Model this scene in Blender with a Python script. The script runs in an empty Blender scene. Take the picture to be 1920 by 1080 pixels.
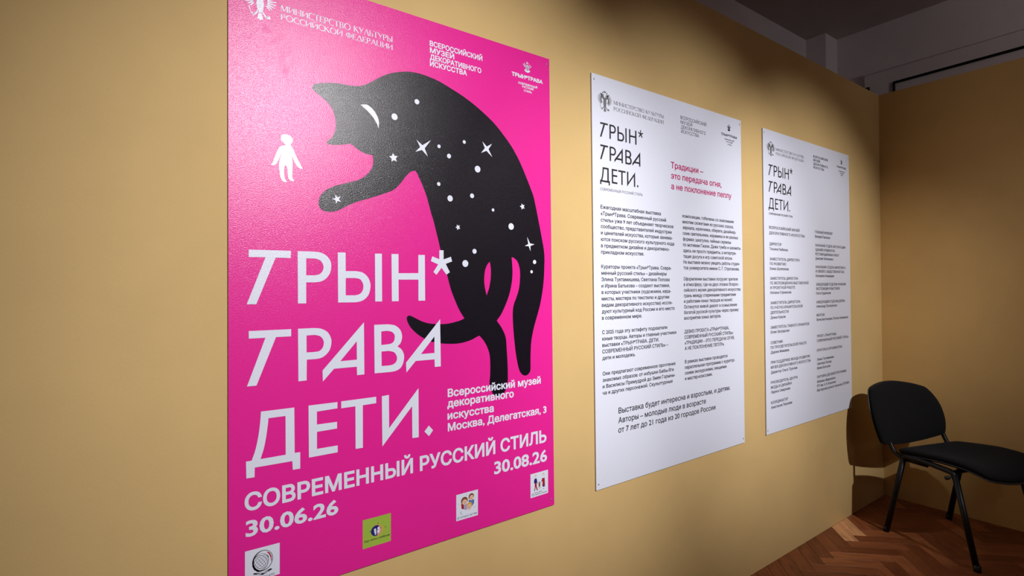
import bpy, bmesh, math, random
from math import sin, cos, pi, sqrt, radians
from mathutils import Vector, Matrix
from mathutils.geometry import delaunay_2d_cdt

SC = bpy.context.scene
COL = SC.collection

# ------------------------------------------------------------------ camera
CAM = (0.0, -1.36484, 1.36058)
YAW, PITCH, ROLL, FPX = 0.631923, 0.0030366, -0.0113950, 997.041
fw = Vector((sin(YAW)*cos(PITCH), cos(YAW)*cos(PITCH), sin(PITCH)))
rt = Vector((cos(YAW), -sin(YAW), 0)); up = rt.cross(fw)
rt2 = rt*cos(ROLL) + up*sin(ROLL); up2 = -rt*sin(ROLL) + up*cos(ROLL)
cd = bpy.data.cameras.new('camera'); cam = bpy.data.objects.new('camera', cd); COL.objects.link(cam)
cam.matrix_world = Matrix.Translation(CAM) @ Matrix((rt2, up2, -fw)).transposed().to_4x4()
cd.sensor_width = 36; cd.lens = FPX/1920*36; cd.clip_start = 0.05
SC.camera = cam

# ------------------------------------------------------------------ world, exposure
w = bpy.data.worlds.new('world'); SC.world = w; w.use_nodes = True
w.node_tree.nodes['Background'].inputs[0].default_value = (0.6, 0.62, 0.7, 1)
w.node_tree.nodes['Background'].inputs[1].default_value = 0.05
vs = SC.view_settings
vs.view_transform = 'Standard'; vs.look = 'None'; vs.gamma = 1; vs.use_curve_mapping = False; vs.exposure = 0.0

# ------------------------------------------------------------------ lights (track spots on the gallery ceiling, then added fills)
def spot(name, loc, aim, power, cone, blend, size, col=(1.0, 0.975, 0.985)):
    l = bpy.data.lights.new(name, 'SPOT'); l.energy = power; l.spot_size = radians(cone); l.spot_blend = blend
    l.shadow_soft_size = size; l.color = col
    o = bpy.data.objects.new(name, l); COL.objects.link(o); o.location = loc
    o.rotation_euler = (Vector(aim) - Vector(loc)).to_track_quat('-Z', 'Y').to_euler()
    return o
spot('track_spot_first', (0.80, -2.9, 2.80), (0.74, 0, 1.34), 445, 48, 0.95, 0.05)
spot('track_spot_second', (1.75, -3.0, 2.90), (1.95, 0, 1.36), 330, 42, 0.95, 0.03)
spot('track_spot_third', (2.18, -3.0, 2.95), (3.03, 0, 1.22), 345, 43, 0.85, 0.02)
spot('side_wall_fill', (0.9, -2.9, 2.90), (3.976, -0.95, 1.30), 45, 30, 0.95, 0.05)  # added dim spot that brightens the middle of the side wall
spot('upper_wall_fill', (3.0, -3.2, 2.70), (4.55, -1.9, 3.2), 32, 110, 1.0, 0.10)  # added uplight to lift the upper grey walls and ceiling
lp = bpy.data.lights.new('gallery_fill', 'POINT'); lp.energy = 15; lp.shadow_soft_size = 0.25; lp.color = (1, 0.93, 0.93)  # added soft fill standing in for the unseen rest of the gallery lighting
lo = bpy.data.objects.new('gallery_fill', lp); COL.objects.link(lo); lo.location = (0.6, -5.2, 2.3)

# ------------------------------------------------------------------ helpers
def tag(o, label=None, cat=None, group=None, kind=None):
    for k, v in (('label', label), ('category', cat), ('group', group), ('kind', kind)):
        if v: o[k] = v
    return o
def empty(name, loc, rz=0):
    o = bpy.data.objects.new(name, None); COL.objects.link(o); o.location = loc; o.rotation_euler = (0, 0, rz)
    o.empty_display_size = 0.1
    return o
def link(name, me, mat, parent=None):
    o = bpy.data.objects.new(name, me); COL.objects.link(o)
    if mat and not me.materials: me.materials.append(mat)
    if parent: o.parent = parent
    return o
def mesh_of(name, bm, smooth=False):
    me = bpy.data.meshes.new(name); bm.normal_update(); bm.to_mesh(me); bm.free()
    if smooth:
        for p in me.polygons: p.use_smooth = True
    return me
def box_bm(bm, a, b, bev=0):
    r = bmesh.ops.create_cube(bm, size=1); vsv = r['verts']
    for v in vsv:
        v.co = Vector(((a[i]+b[i])/2 + v.co[i]*(b[i]-a[i]) for i in range(3)))
    if bev:
        es = list({e for v in vsv for e in v.link_edges})
        bmesh.ops.bevel(bm, geom=es, offset=bev, segments=2, affect='EDGES', profile=0.7)
def box(name, a, b, mat, parent=None, bev=0):
    bm = bmesh.new(); box_bm(bm, a, b, bev); return link(name, mesh_of(name, bm), mat, parent)

def catmull(pts, n=5):
    """closed outline of (x, z, corner): curved between smooth points, straight between corners"""
    N = len(pts); out = []
    P = [Vector((p[0], p[1])) for p in pts]; K = [p[2] for p in pts]
    for i in range(N):
        j = (i+1) % N
        out.append(P[i])
        if K[i] and K[j]: continue
        a = P[i-1]; b = P[i]; c = P[j]; d = P[(j+1) % N]
        m1 = (c-b) if K[i] else (c-a)/2*min(1, (c-b).length*2/((c-a).length+1e-6))
        m2 = (c-b) if K[j] else (d-b)/2*min(1, (c-b).length*2/((d-b).length+1e-6))
        for k in range(1, n):
            t = k/n; t2 = t*t; t3 = t2*t
            out.append((2*t3-3*t2+1)*b + (t3-2*t2+t)*m1 + (-2*t3+3*t2)*c + (t3-t2)*m2)
    return out
def inset(pts, d):
    """offset a closed outline inwards by d (its own winding decides which side is inside)"""
    N = len(pts); A = sum(pts[i][0]*pts[(i+1) % N][1]-pts[(i+1) % N][0]*pts[i][1] for i in range(N))
    s = 1 if A > 0 else -1; out = []
    for i in range(N):
        a, b, c = Vector(pts[i-1]), Vector(pts[i]), Vector(pts[(i+1) % N])
        e1 = (b-a); e2 = (c-b)
        if e1.length < 1e-6 or e2.length < 1e-6: out.append(b); continue
        e1.normalize(); e2.normalize()
        n1 = Vector((-e1.y, e1.x))*s; n2 = Vector((-e2.y, e2.x))*s
        k = n1+n2; q = k.dot(k)
        if q < 0.05: out.append(b + n1*d); continue
        out.append(b + k*(2*d/q))
    return out

def area2(l): return sum(l[i][0]*l[(i+1) % len(l)][1]-l[(i+1) % len(l)][0]*l[i][1] for i in range(len(l)))/2
def wind(x, y, l):
    n = 0
    for i in range(len(l)):
        x1, y1 = l[i][0], l[i][1]; x2, y2 = l[(i+1) % len(l)][0], l[(i+1) % len(l)][1]
        if (y1 > y) != (y2 > y) and x < (x2-x1)*(y-y1)/(y2-y1)+x1: n += 1 if y2 > y1 else -1
    return n
def fill(loops, oriented=False):
    """triangles of an outline (first loop) with holes (the others)"""
    ls = []
    for k, l in enumerate(loops):
        l = [(p[0], p[1]) for p in l]
        if not oriented and (area2(l) > 0) != (k == 0): l = l[::-1]
        ls.append(l)
    if len(ls) == 1 and len(ls[0]) <= 4: return ls[0], [tuple(range(len(ls[0])))]
    vs_ = []; es = []
    for l in ls:
        o = len(vs_); n = len(l); vs_ += [Vector(p) for p in l]; es += [(o+i, o+(i+1) % n) for i in range(n)]
    r = delaunay_2d_cdt(vs_, es, [], 0, 1e-5)
    co = [(p.x, p.y) for p in r[0]]; out = []
    for f in r[2]:
        x = sum(co[i][0] for i in f)/len(f); y = sum(co[i][1] for i in f)/len(f)
        if sum(wind(x, y, l) for l in ls) > 0:
            a, b, c = co[f[0]], co[f[1]], co[f[2]]
            out.append(tuple(f) if (b[0]-a[0])*(c[1]-a[1])-(b[1]-a[1])*(c[0]-a[0]) > 0 else tuple(f)[::-1])
    return co, out

class Print:
    """flat print on a poster face: polygons in millimetres from the poster's lower left corner"""
    def __init__(self): self.v = []; self.f = []
    def poly(self, loops, y=0.0):
        co, tr = fill(loops); o = len(self.v)
        self.v += [(p[0]/1000, -y/1000, p[1]/1000) for p in co]
        self.f += [[o+k for k in f] for f in tr]
    def line(self, a, b, w, y=0.0, w2=None):
        a = Vector(a); b = Vector(b); d = (b-a)
        if d.length < 1e-6: return
        d.normalize(); n = Vector((-d.y, d.x)); w2 = w if w2 is None else w2
        self.poly([[a-n*w/2, b-n*w2/2, b+n*w2/2, a+n*w/2]], y)
    def path(self, pts, w, y=0.0, ext=0.0):
        for i in range(len(pts)-1):
            a = Vector(pts[i]); b = Vector(pts[i+1]); d = (b-a)
            if d.length < 1e-6: continue
            d.normalize(); self.line(a-d*w*0.25, b+d*w*0.25, w, y)
    def disc(self, c, r, y=0.0, n=28, ry=None):
        ry = ry or r
        self.poly([[(c[0]+r*cos(2*pi*k/n), c[1]+ry*sin(2*pi*k/n)) for k in range(n)]], y)
    def ring(self, c, r, w, y=0.0, n=32, a0=0, a1=360, ry=None):
        ry = ry or r
        pts = [(c[0]+r*cos(radians(a0+(a1-a0)*k/n)), c[1]+ry*sin(radians(a0+(a1-a0)*k/n))) for k in range(n+1)]
        for i in range(n): self.line(pts[i], pts[i+1], w, y)
    def build(self, name, mat, parent, y=0.0):
        me = bpy.data.meshes.new(name); me.from_pydata([(a, b-y/1000, c) for a, b, c in self.v], [], self.f); me.update()
        return link(name, me, mat, parent)

# text from the built-in font, fitted to a cap height and a line width
_fc = {}
def glyphs(s, bold, res=3):
    """outline the built-in font, fatten it by bold and fill it ourselves"""
    k = (s, bold)
    if k in _fc: return _fc[k]
    c = bpy.data.curves.new('t', 'FONT'); c.body = s; c.resolution_u = res; c.size = 1; c.fill_mode = 'NONE'
    o = bpy.data.objects.new('t', c); COL.objects.link(o)
    dg = bpy.context.evaluated_depsgraph_get(); me = o.evaluated_get(dg).to_mesh()
    co = [(p.co.x, p.co.y) for p in me.vertices]; nb = {}
    for e in me.edges:
        a, b = e.vertices; nb.setdefault(a, []).append(b); nb.setdefault(b, []).append(a)
    o.evaluated_get(dg).to_mesh_clear(); bpy.data.objects.remove(o); bpy.data.curves.remove(c)
    loops = []; seen = set()
    for st in nb:
        if st in seen: continue
        l = [st]; seen.add(st); cur = st
        while True:
            nx = [n for n in nb[cur] if n not in seen]
            if not nx: break
            cur = nx[0]; seen.add(cur); l.append(cur)
        pts = []
        for i in l:
            if not pts or (Vector(co[i])-Vector(pts[-1])).length > 1e-4: pts.append(co[i])
        if len(pts) > 2 and abs(area2(pts)) > 1e-6: loops.append(pts)
    v = []; f = []
    bb = [(min(p[0] for p in l), max(p[0] for p in l), min(p[1] for p in l), max(p[1] for p in l)) for l in loops]
    gid = list(range(len(loops)))
    for i in range(len(loops)):
        for j in range(i):
            if bb[i][0] <= bb[j][1] and bb[j][0] <= bb[i][1] and bb[i][2] <= bb[j][3] and bb[j][2] <= bb[i][3] and gid[i] != gid[j]:
                o_, n_ = gid[i], gid[j]; gid = [n_ if x == o_ else x for x in gid]
    for g in sorted(set(gid)):
        grp = []
        sg = area2(max((l for i, l in enumerate(loops) if gid[i] == g), key=lambda l: abs(area2(l))))   # counters run the other way round
        for i, l in enumerate(loops):
            if gid[i] != g: continue
            outer = area2(l)*sg > 0
            if bold: l = [tuple(p) for p in inset(l, -bold if outer else bold)]
            if (area2(l) > 0) != outer: l = l[::-1]
            grp.append(l)
        cc, tr = fill(grp, True); of = len(v); v += cc; f += [[of+n for n in q] for q in tr]
    _fc[k] = (v, f); return v, f
def cap_h(bold):
    v, _ = glyphs('Н', bold); ys = [p[1] for p in v]; return min(ys), max(ys)-min(ys)
def text_block(P, lines, y=0.0, italic=0.0):
    sx = []
    for s, x, z, cap, wd, bold in lines:
        if wd:
            v, f = glyphs(s, bold); xs = [p[0] for p in v]; sx.append(wd/(max(xs)-min(xs))/cap)
    mean = sum(sx)/len(sx) if sx else 1.3
    for s, x, z, cap, wd, bold in lines:
        v, f = glyphs(s, bold); xs = [p[0] for p in v]; x0 = min(xs)
        b0, ch = cap_h(bold)
        kx = wd/(max(xs)-x0) if wd else mean*cap
        kz = cap/ch
        o = len(P.v)
        P.v += [((x+(p[0]-x0)*kx+italic*(p[1]-b0)*kz)/1000, -y/1000, (z+(p[1]-b0)*kz)/1000) for p in v]
        P.f += [[o+i for i in q] for q in f]

# seriffed capitals for the ministry line: strokes on a unit cap height (x0,z0,x1,z1,width)
TK, TN = 0.135, 0.055
def stem(x, w=TK, z0=0, z1=1): return [(x, z0, x, z1, w), (x-w*0.5-0.06, z1-0.018, x+w*0.5+0.06, z1-0.018, 0.036), (x-w*0.5-0.06, z0+0.018, x+w*0.5+0.06, z0+0.018, 0.036)]
def arc(cx, cz, rx, rz, a0, a1, n=12, wt=TK, wn=TN):
    out = []; pr = None
    for k in range(n+1):
        a = radians(a0+(a1-a0)*k/n); p = (cx+rx*cos(a), cz+rz*sin(a))
        if pr: out.append((*pr, *p, wn+(wt-wn)*abs(cos(a))))
        pr = p
    return out
def serif_glyphs():
    G = {}
    G['М'] = (0.98, stem(.12, TN)+stem(.86)+[(.14, 1, .47, .05, TK), (.47, .05, .84, 1, TN)])
    G['И'] = (0.86, stem(.13)+stem(.73)+[(.13, .05, .73, .95, TN)])
    G['Й'] = (0.86, G['И'][1]+arc(.43, 1.22, .14, .1, 180, 360, 6, .05, .07))
    G['Н'] = (0.88, stem(.14)+stem(.74)+[(.14, .5, .74, .5, TN)])
    G['С'] = (0.76, arc(.46, .5, .38, .48, 50, 310, 16)+[(.7, .86, .7, .72, .05)])
    G['Т'] = (0.72, stem(.36)+[(.03, .965, .69, .965, TN), (.05, .98, .05, .84, .04), (.67, .98, .67, .84, .04)])
    G['Е'] = (0.62, stem(.13)+[(.13, .97, .56, .97, TN), (.13, .52, .48, .52, TN), (.13, .03, .58, .03, TN), (.56, .98, .56, .86, .04), (.58, .02, .58, .16, .04)])
    G['Р'] = (0.64, stem(.13)+[(.13, .97, .3, .97, TN), (.13, .47, .3, .47, TN)]+arc(.3, .72, .25, .25, 90, -90, 10))
    G['В'] = (0.68, stem(.13)+[(.13, .97, .3, .97, TN), (.13, .53, .3, .53, TN), (.13, .03, .3, .03, TN)]+arc(.3, .75, .21, .22, 90, -90, 10)+arc(.3, .28, .28, .25, 90, -90, 10))
    G['О'] = (0.96, arc(.48, .5, .4, .48, 0, 360, 24))
    G['К'] = (0.78, stem(.13)+[(.13, .48, .66, .97, TN), (.26, .58, .74, .02, TK)])
    G['У'] = (0.74, [(.06, .98, .38, .4, TK), (.68, .98, .24, .02, TN), (.0, .98, .18, .98, .036), (.58, .98, .76, .98, .036)])
    G['Л'] = (0.8, [(.08, .02, .4, 1, TN), (.4, 1, .72, .02, TK), (.0, .02, .18, .02, .036), (.6, .02, .84, .02, .036)])
    G['Ь'] = (0.64, stem(.13)+[(.13, .54, .3, .54, TN), (.13, .03, .3, .03, TN)]+arc(.3, .285, .26, .255, 90, -90, 10))
    G['Ы'] = (0.92, G['Ь'][1]+stem(.8))
    G['Ф'] = (0.94, stem(.47)+arc(.47, .52, .38, .3, 0, 360, 20))
    G['Д'] = (0.84, [(.08, .04, .42, 1, TN), (.42, 1, .76, .04, TK), (.02, .03, .82, .03, TN)])
    G['А'] = (0.82, [(.08, .02, .42, 1, TN), (.42, 1, .74, .02, TK), (.2, .36, .62, .36, TN), (.0, .02, .18, .02, .036), (.62, .02, .86, .02, .036)])
    G['Ц'] = (0.88, stem(.13)+stem(.7)+[(.13, .03, .84, .03, TN), (.84, .04, .84, -.16, .05)])
    return G
SG = serif_glyphs()
def serif_line(P, s, x, z, cap, wd, y=0.0):
    adv = 0
    for ch in s: adv += SG[ch][0] if ch in SG else 0.4
    k = wd/adv; cx = 0
    for ch in s:
        if ch not in SG: cx += 0.4; continue
        for a, b, c, d, t in SG[ch][1]:
            p = (x+(cx+a)*k, z+b*cap); q = (x+(cx+c)*k, z+d*cap)
            P.line(p, q, t*(k*0.75+cap*0.25)*1.05, y)
        cx += SG[ch][0]

# ------------------------------------------------------------------ measured artwork (millimetres on each poster)
TITLE = {"1":[[[[43.1,824.3,1],[136.8,824.6,1],[136.1,806.8,1],[101.7,807.2,1],[58.1,696.4,1],[37.7,696.6,1],[79.4,807.5,1],[42.9,807,1]]],[[[152.5,824.4,1],[191.9,824.4,1],[208.2,822.5,0],[222.9,814.5,0],[232.5,800.7,0],[233.8,785.6,0],[230.3,770.5,0],[220.5,757.2,0],[207.5,749.7,0],[191.1,747.5,1],[172,747.5,1],[171.5,695.4,1],[152,695.7,1]],[[172.6,807.2,1],[193.5,807.4,1],[206.2,802.9,0],[213.1,793.7,0],[214.7,785.3,0],[212,775.9,0],[205,768.4,0],[193.1,765.1,1],[172.2,765,1]]],[[[251,824.3,1],[271.1,824.5,1],[271,776.6,1],[298,776.9,1],[315.9,773.2,0],[329.9,761.5,0],[336.5,745.8,0],[336.7,732,0],[331.4,714.3,0],[319.2,701.8,0],[305.1,696.4,0],[293.2,695.3,1],[250.6,695.7,1]],[[270.8,758.7,1],[294.8,758.8,1],[308.7,755.6,0],[316.2,744.8,0],[317.5,734.1,0],[314.4,723.9,0],[306.3,716.2,0],[294.4,713.5,1],[270.3,713.9,1]]],[[[350.5,824.3,1],[369.9,824.7,1],[369.1,695.8,1],[349.9,696.2,1]]],[[[397.5,824.7,1],[418.1,825.2,1],[417.5,772.5,1],[477.3,773.1,1],[477.9,824.5,1],[498.2,825,1],[497.6,695.4,1],[476.8,695.6,1],[477.3,754.9,1],[417.3,754.8,1],[417.1,695.5,1],[397.3,695.7,1]]],[[[544.9,840.1,1],[558.7,840.4,1],[558.4,813.9,1],[582.9,822.1,1],[586.7,808.5,1],[565.3,801.1,1],[578.8,776.8,1],[567.4,769.6,1],[551.3,789.4,1],[534.6,768.9,1],[524.9,776.9,1],[540.5,798.9,1],[517.2,808,1],[521.7,821.9,1],[544.5,814,1]]]],"2":[[[[41.4,634,1],[135.5,633.6,1],[135.3,616.1,1],[100.7,616.3,1],[56.8,505.2,1],[36.5,505.3,1],[77.3,616.2,1],[41.4,616.3,1]]],[[[151.4,633.7,1],[190,633.5,1],[207.2,630.8,0],[222.8,621.5,0],[231,606.9,0],[232.4,593.6,0],[228.3,577,0],[218.5,564.6,0],[205.6,557.3,0],[191,555.7,1],[171.5,556.1,1],[170.7,504.9,1],[151.2,504.6,1]],[[171.4,615.9,1],[191.6,616.2,1],[204.3,612.1,0],[211.9,602.5,0],[213.3,592.1,0],[209.8,582.1,0],[202.1,575.2,0],[189.4,573.6,1],[171.2,573.9,1]]],[[[318.1,641.9,1],[317.8,504.5,1],[298.2,504.6,1],[297.7,526.7,1],[238.3,527.1,1],[210.1,497.5,1],[209.5,525.2,1]],[[298.2,593.4,1],[298.1,545.1,1],[254.5,544.9,1]]],[[[346.1,633.9,1],[385.9,633.4,1],[405.2,629.5,0],[419.2,618.6,0],[425.2,605,0],[425.5,592.7,0],[421,579.7,0],[412.1,571.6,1],[424.1,562.1,0],[430.9,547.3,0],[430.3,531,0],[423.5,515.2,0],[412.5,507.1,0],[398.4,503.9,0],[380.2,503.7,1],[346.1,504.4,1]],[[365.9,615.2,1],[381.5,616,1],[395.3,612.8,0],[403.2,605.2,0],[404.4,596.1,0],[401.5,586.1,0],[393.9,580.6,0],[381.1,579,1],[365.5,578.7,1]],[[365.9,561,1],[386.2,561.2,1],[401.1,556.8,0],[409,547,0],[410.2,536.8,0],[406.2,528,0],[396.4,522.6,0],[382.5,521.5,1],[365.9,522.1,1]]],[[[544.8,640.4,1],[545.5,504.3,1],[526.1,504.3,1],[525.4,526.2,1],[466.1,526.8,1],[437.9,497.4,1],[436.9,524.6,1]],[[525.7,591.7,1],[525.6,544.5,1],[482.6,544.8,1]]]],"3":[[[[65.9,442.8,1],[140.9,442,1],[140.7,331.4,1],[153.7,330.7,1],[153.3,290.4,1],[136,291,1],[135.1,312.4,1],[51.3,313.9,1],[50.8,291.5,1],[33.3,292.2,1],[32.9,331.4,1],[44.9,331.4,1],[52.8,353.8,0],[59.1,382.2,0],[62.7,406,0],[64.6,424.9,0]],[[81.9,424.7,1],[120.5,424.4,1],[120,330.8,1],[63.9,331.3,1],[71.5,355.5,0],[76.6,380.9,0],[79.8,403.2,0],[81.4,415.3,0]]],[[[174.5,442,1],[246.1,441.2,1],[245.9,425.2,1],[194.6,424.2,1],[194.3,391.9,1],[244.6,390.9,1],[244.4,373.9,1],[194.3,373.6,1],[193.8,331.1,1],[245.5,330.5,1],[245.5,312.9,1],[174.3,313.2,1]]],[[[256,441.6,1],[349.6,441.4,1],[349.4,424.4,1],[312.7,423.9,1],[311.7,312.2,1],[292.2,312.8,1],[292.8,423.8,1],[255.8,423.8,1]]],[[[365.6,441,1],[385.7,441.8,1],[385.3,351.7,1],[473.9,449.7,1],[473.1,312,1],[453.6,312.9,1],[453.8,402.1,1],[365.6,305.7,1]]],[[[504.9,339.6,1],[518.2,324.3,1],[505.1,309.6,1],[491,325,1]]]]}
CAT = [[[191.3,1236.8,0],[195.8,1243.7,0],[209.5,1250.2,0],[233.9,1256.6,0],[258.7,1260.3,0],[284.1,1261.2,0],[306.3,1264.2,0],[323.3,1269.8,0],[340.6,1280.2,0],[360.1,1294.6,0],[383.9,1310.6,0],[408.2,1322.6,0],[437,1332.4,0],[462.3,1337.5,0],[492.3,1338.6,0],[523,1335.7,0],[554.4,1329.5,0],[591.2,1317.9,0],[629.1,1304.4,0],[668,1287.1,0],[707.9,1265.1,0],[743.8,1241.4,0],[775.2,1214,0],[807.3,1181.6,0],[834.4,1145.5,0],[856.4,1107.9,0],[878.6,1065.3,0],[898.3,1021.7,0],[935.6,865,0],[939.6,830.6,0],[938.4,796,0],[936,761.4,0],[930.3,722.1,0],[920.1,678,0],[908.3,644.1,0],[897.2,615.3,0],[887.5,586.7,0],[879.6,553.3,0],[876.6,519.7,0],[875.5,486,0],[874.5,459.6,0],[864,447.6,0],[851.8,445.5,0],[839.8,451.1,0],[829.9,464,0],[820.8,495.7,0],[814.3,534,0],[809.1,581.6,0],[806.1,619.5,0],[806,652.5,0],[810.4,676,0],[821.4,699.4,0],[831.9,727.7,0],[836.5,761.1,0],[835.7,789.7,0],[827.1,813.3,0],[812.5,824.8,0],[803.8,826.9,1],[806.3,798.7,0],[806.5,770.4,0],[802.6,742.1,0],[793.4,709.3,0],[778.5,676.8,0],[761,647.1,0],[743.9,627.9,1],[763.2,602.9,0],[777.1,574.2,0],[780.6,536.6,0],[783.4,489.6,0],[783.9,442.8,0],[782.5,428.9,0],[781.1,430.2,0],[775.8,410.6,0],[767,398.6,0],[754.6,392.1,0],[742.4,392.7,0],[730.4,398.2,0],[722.2,409.1,0],[715.3,425.8,0],[714.3,443.7,0],[716.6,459.2,0],[717.6,495.6,0],[715.8,523.2,0],[707.9,546.6,0],[695.2,567.9,0],[679.3,584.7,1],[670.4,582.1,0],[653.1,574.8,0],[633.6,569.9,0],[612,566.6,0],[590.8,566.2,0],[567.7,567.8,0],[546.1,570.7,0],[522.6,575.7,0],[505.1,582,0],[487.8,591.4,0],[472.9,601.4,0],[458.2,614.5,0],[447.9,627.5,0],[441.8,640.3,0],[440.8,648.1,0],[443,652.8,0],[448.2,654.9,0],[455.5,652.7,0],[469.2,645.9,0],[486.2,637.4,0],[505.7,631,0],[525.5,627.7,0],[547.9,625.9,0],[570.7,626.6,0],[594,630,0],[612.9,634.3,0],[626.8,639.4,1],[608.6,666.8,0],[593.6,697.8,0],[581.2,728.5,0],[564.3,787.9,0],[549.5,839.4,0],[540.7,874.3,0],[526.2,927.6,0],[520.5,943.6,0],[505.6,993.6,0],[492.9,1023.9,0],[482.3,1044.4,0],[476,1056.5,0],[469.6,1060.5,0],[461.1,1058.3,0],[450.4,1050.4,0],[437.7,1035.3,0],[420.9,1014.3,0],[406.5,1001.3,0],[388.3,991.9,0],[360.5,980.5,0],[333.3,969.8,0],[306.8,960.1,0],[288.1,951.9,0],[269.8,941.7,0],[255.3,933.3,0],[241,928.3,0],[227,926.9,0],[214.9,929.1,0],[206.3,937.2,0],[204.1,947.5,0],[206.6,961.7,0],[215.3,974.8,0],[229.3,986.1,0],[248.8,995.9,0],[270.4,1003.6,0],[292.5,1011.5,0],[311.1,1019,0],[326.4,1030,0],[337.9,1042.5,0],[345.8,1056.4,0],[348.7,1071.7,0],[346.9,1087.1,1],[325.1,1089.5,0],[308.2,1096.3,0],[295.3,1104.6,0],[286.9,1108.7,0],[271.5,1104.6,0],[253.5,1100.8,0],[234,1098.9,0],[227,1100.7,0],[226.4,1104.8,0],[232.4,1111,0],[241.3,1121.3,0],[247.4,1136.6,0],[249.4,1151.2,0],[248.5,1165.3,0],[244.4,1182.4,0],[236.8,1196.9,0],[222.9,1210.1,0],[205.8,1221.4,0],[193.3,1230.3,0]],[[720.3,811,1],[723.8,788.1,0],[722.9,760.6,0],[717,730.9,0],[707.4,706.8,1],[701.2,731,0],[698.8,756,0],[702.4,783.3,0],[710.3,800.7,0]]]
CHILD = [[[116.5,1097.4,0],[118.1,1103.4,0],[124.9,1107.3,0],[133.6,1107.3,0],[140.3,1103.3,0],[143.6,1096.6,0],[142.2,1090.2,0],[138.6,1085,1],[140.1,1080.7,0],[145.9,1071.2,0],[150.7,1059.6,0],[157.5,1046,0],[163.3,1034.3,0],[166.8,1028.6,1],[160.3,1028.2,0],[153.4,1033.1,0],[146.6,1044.6,0],[141.5,1058.7,1],[142.5,1046.1,0],[142.6,1031.7,0],[142,1015.2,0],[142.3,1002.9,0],[146.7,996.2,1],[141.2,995.2,0],[135.4,997,0],[132.2,1003.8,0],[131.3,1015.9,0],[129.9,1028,0],[126.5,1032.3,0],[123.7,1027.2,0],[123,1014.9,0],[123.9,1002.8,0],[126.7,996,0],[129.5,992.2,1],[122.8,991.5,0],[117.1,995.9,0],[113.4,1007.7,0],[112,1021.7,0],[111.7,1033.8,0],[113.8,1046.3,0],[119.3,1061.7,1],[114.8,1052.5,0],[109.9,1041.7,0],[104.1,1031.8,0],[98.5,1028.5,0],[93.4,1028.8,1],[97.6,1036,0],[102.4,1050.8,0],[108.2,1065.8,0],[114,1075.7,0],[120.8,1079.4,0],[128.1,1080.9,1],[122.7,1086.2,0],[118,1090.6,0]]]
MOON = [[[315.2,1216.6,1],[332.2,1219.9,0],[347.5,1212.1,0],[359,1198.3,0],[365.5,1181.8,0],[364.5,1161.8,1],[359.5,1174.1,0],[348,1190.7,0],[332.8,1204.5,0]]]
DOTS = [[478.8,1257,7.9],[410.8,1202.1,9.6],[547.6,1141.3,5.7],[633.1,1167.1,5.8],[580.3,1117.7,7.4],[679.3,1091.7,11],[545.3,1031.9,6],[582.5,993.5,9.8],[658.4,1008.5,7.6],[734.4,971.7,5.2],[803.3,924.5,11.4],[664.9,841,8],[632,803.4,11.2],[897.1,813.6,7.4],[884.1,781.4,5.5]]
STAR4 = [[[494.1,1129.4],[476.2,1149.4],[521.7,1155.4],[511.4,1106.5],[472.4,1114.8]],[[713.1,1158.9],[697.6,1179.2],[733,1176.9],[733.5,1136],[692.6,1143.1]],[[876,868.9],[867.1,894.2],[898,871.7],[880.4,848.8],[857.4,865.1]]]
STAR5 = [[406.7,1088.9,11.9,5.8,0.5],[250.6,961.2,-4.9,12,0.36],[849.6,991.6,-3.2,10.1,0.5],[608.1,910.4,-3.7,8.1,0.5]]
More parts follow.
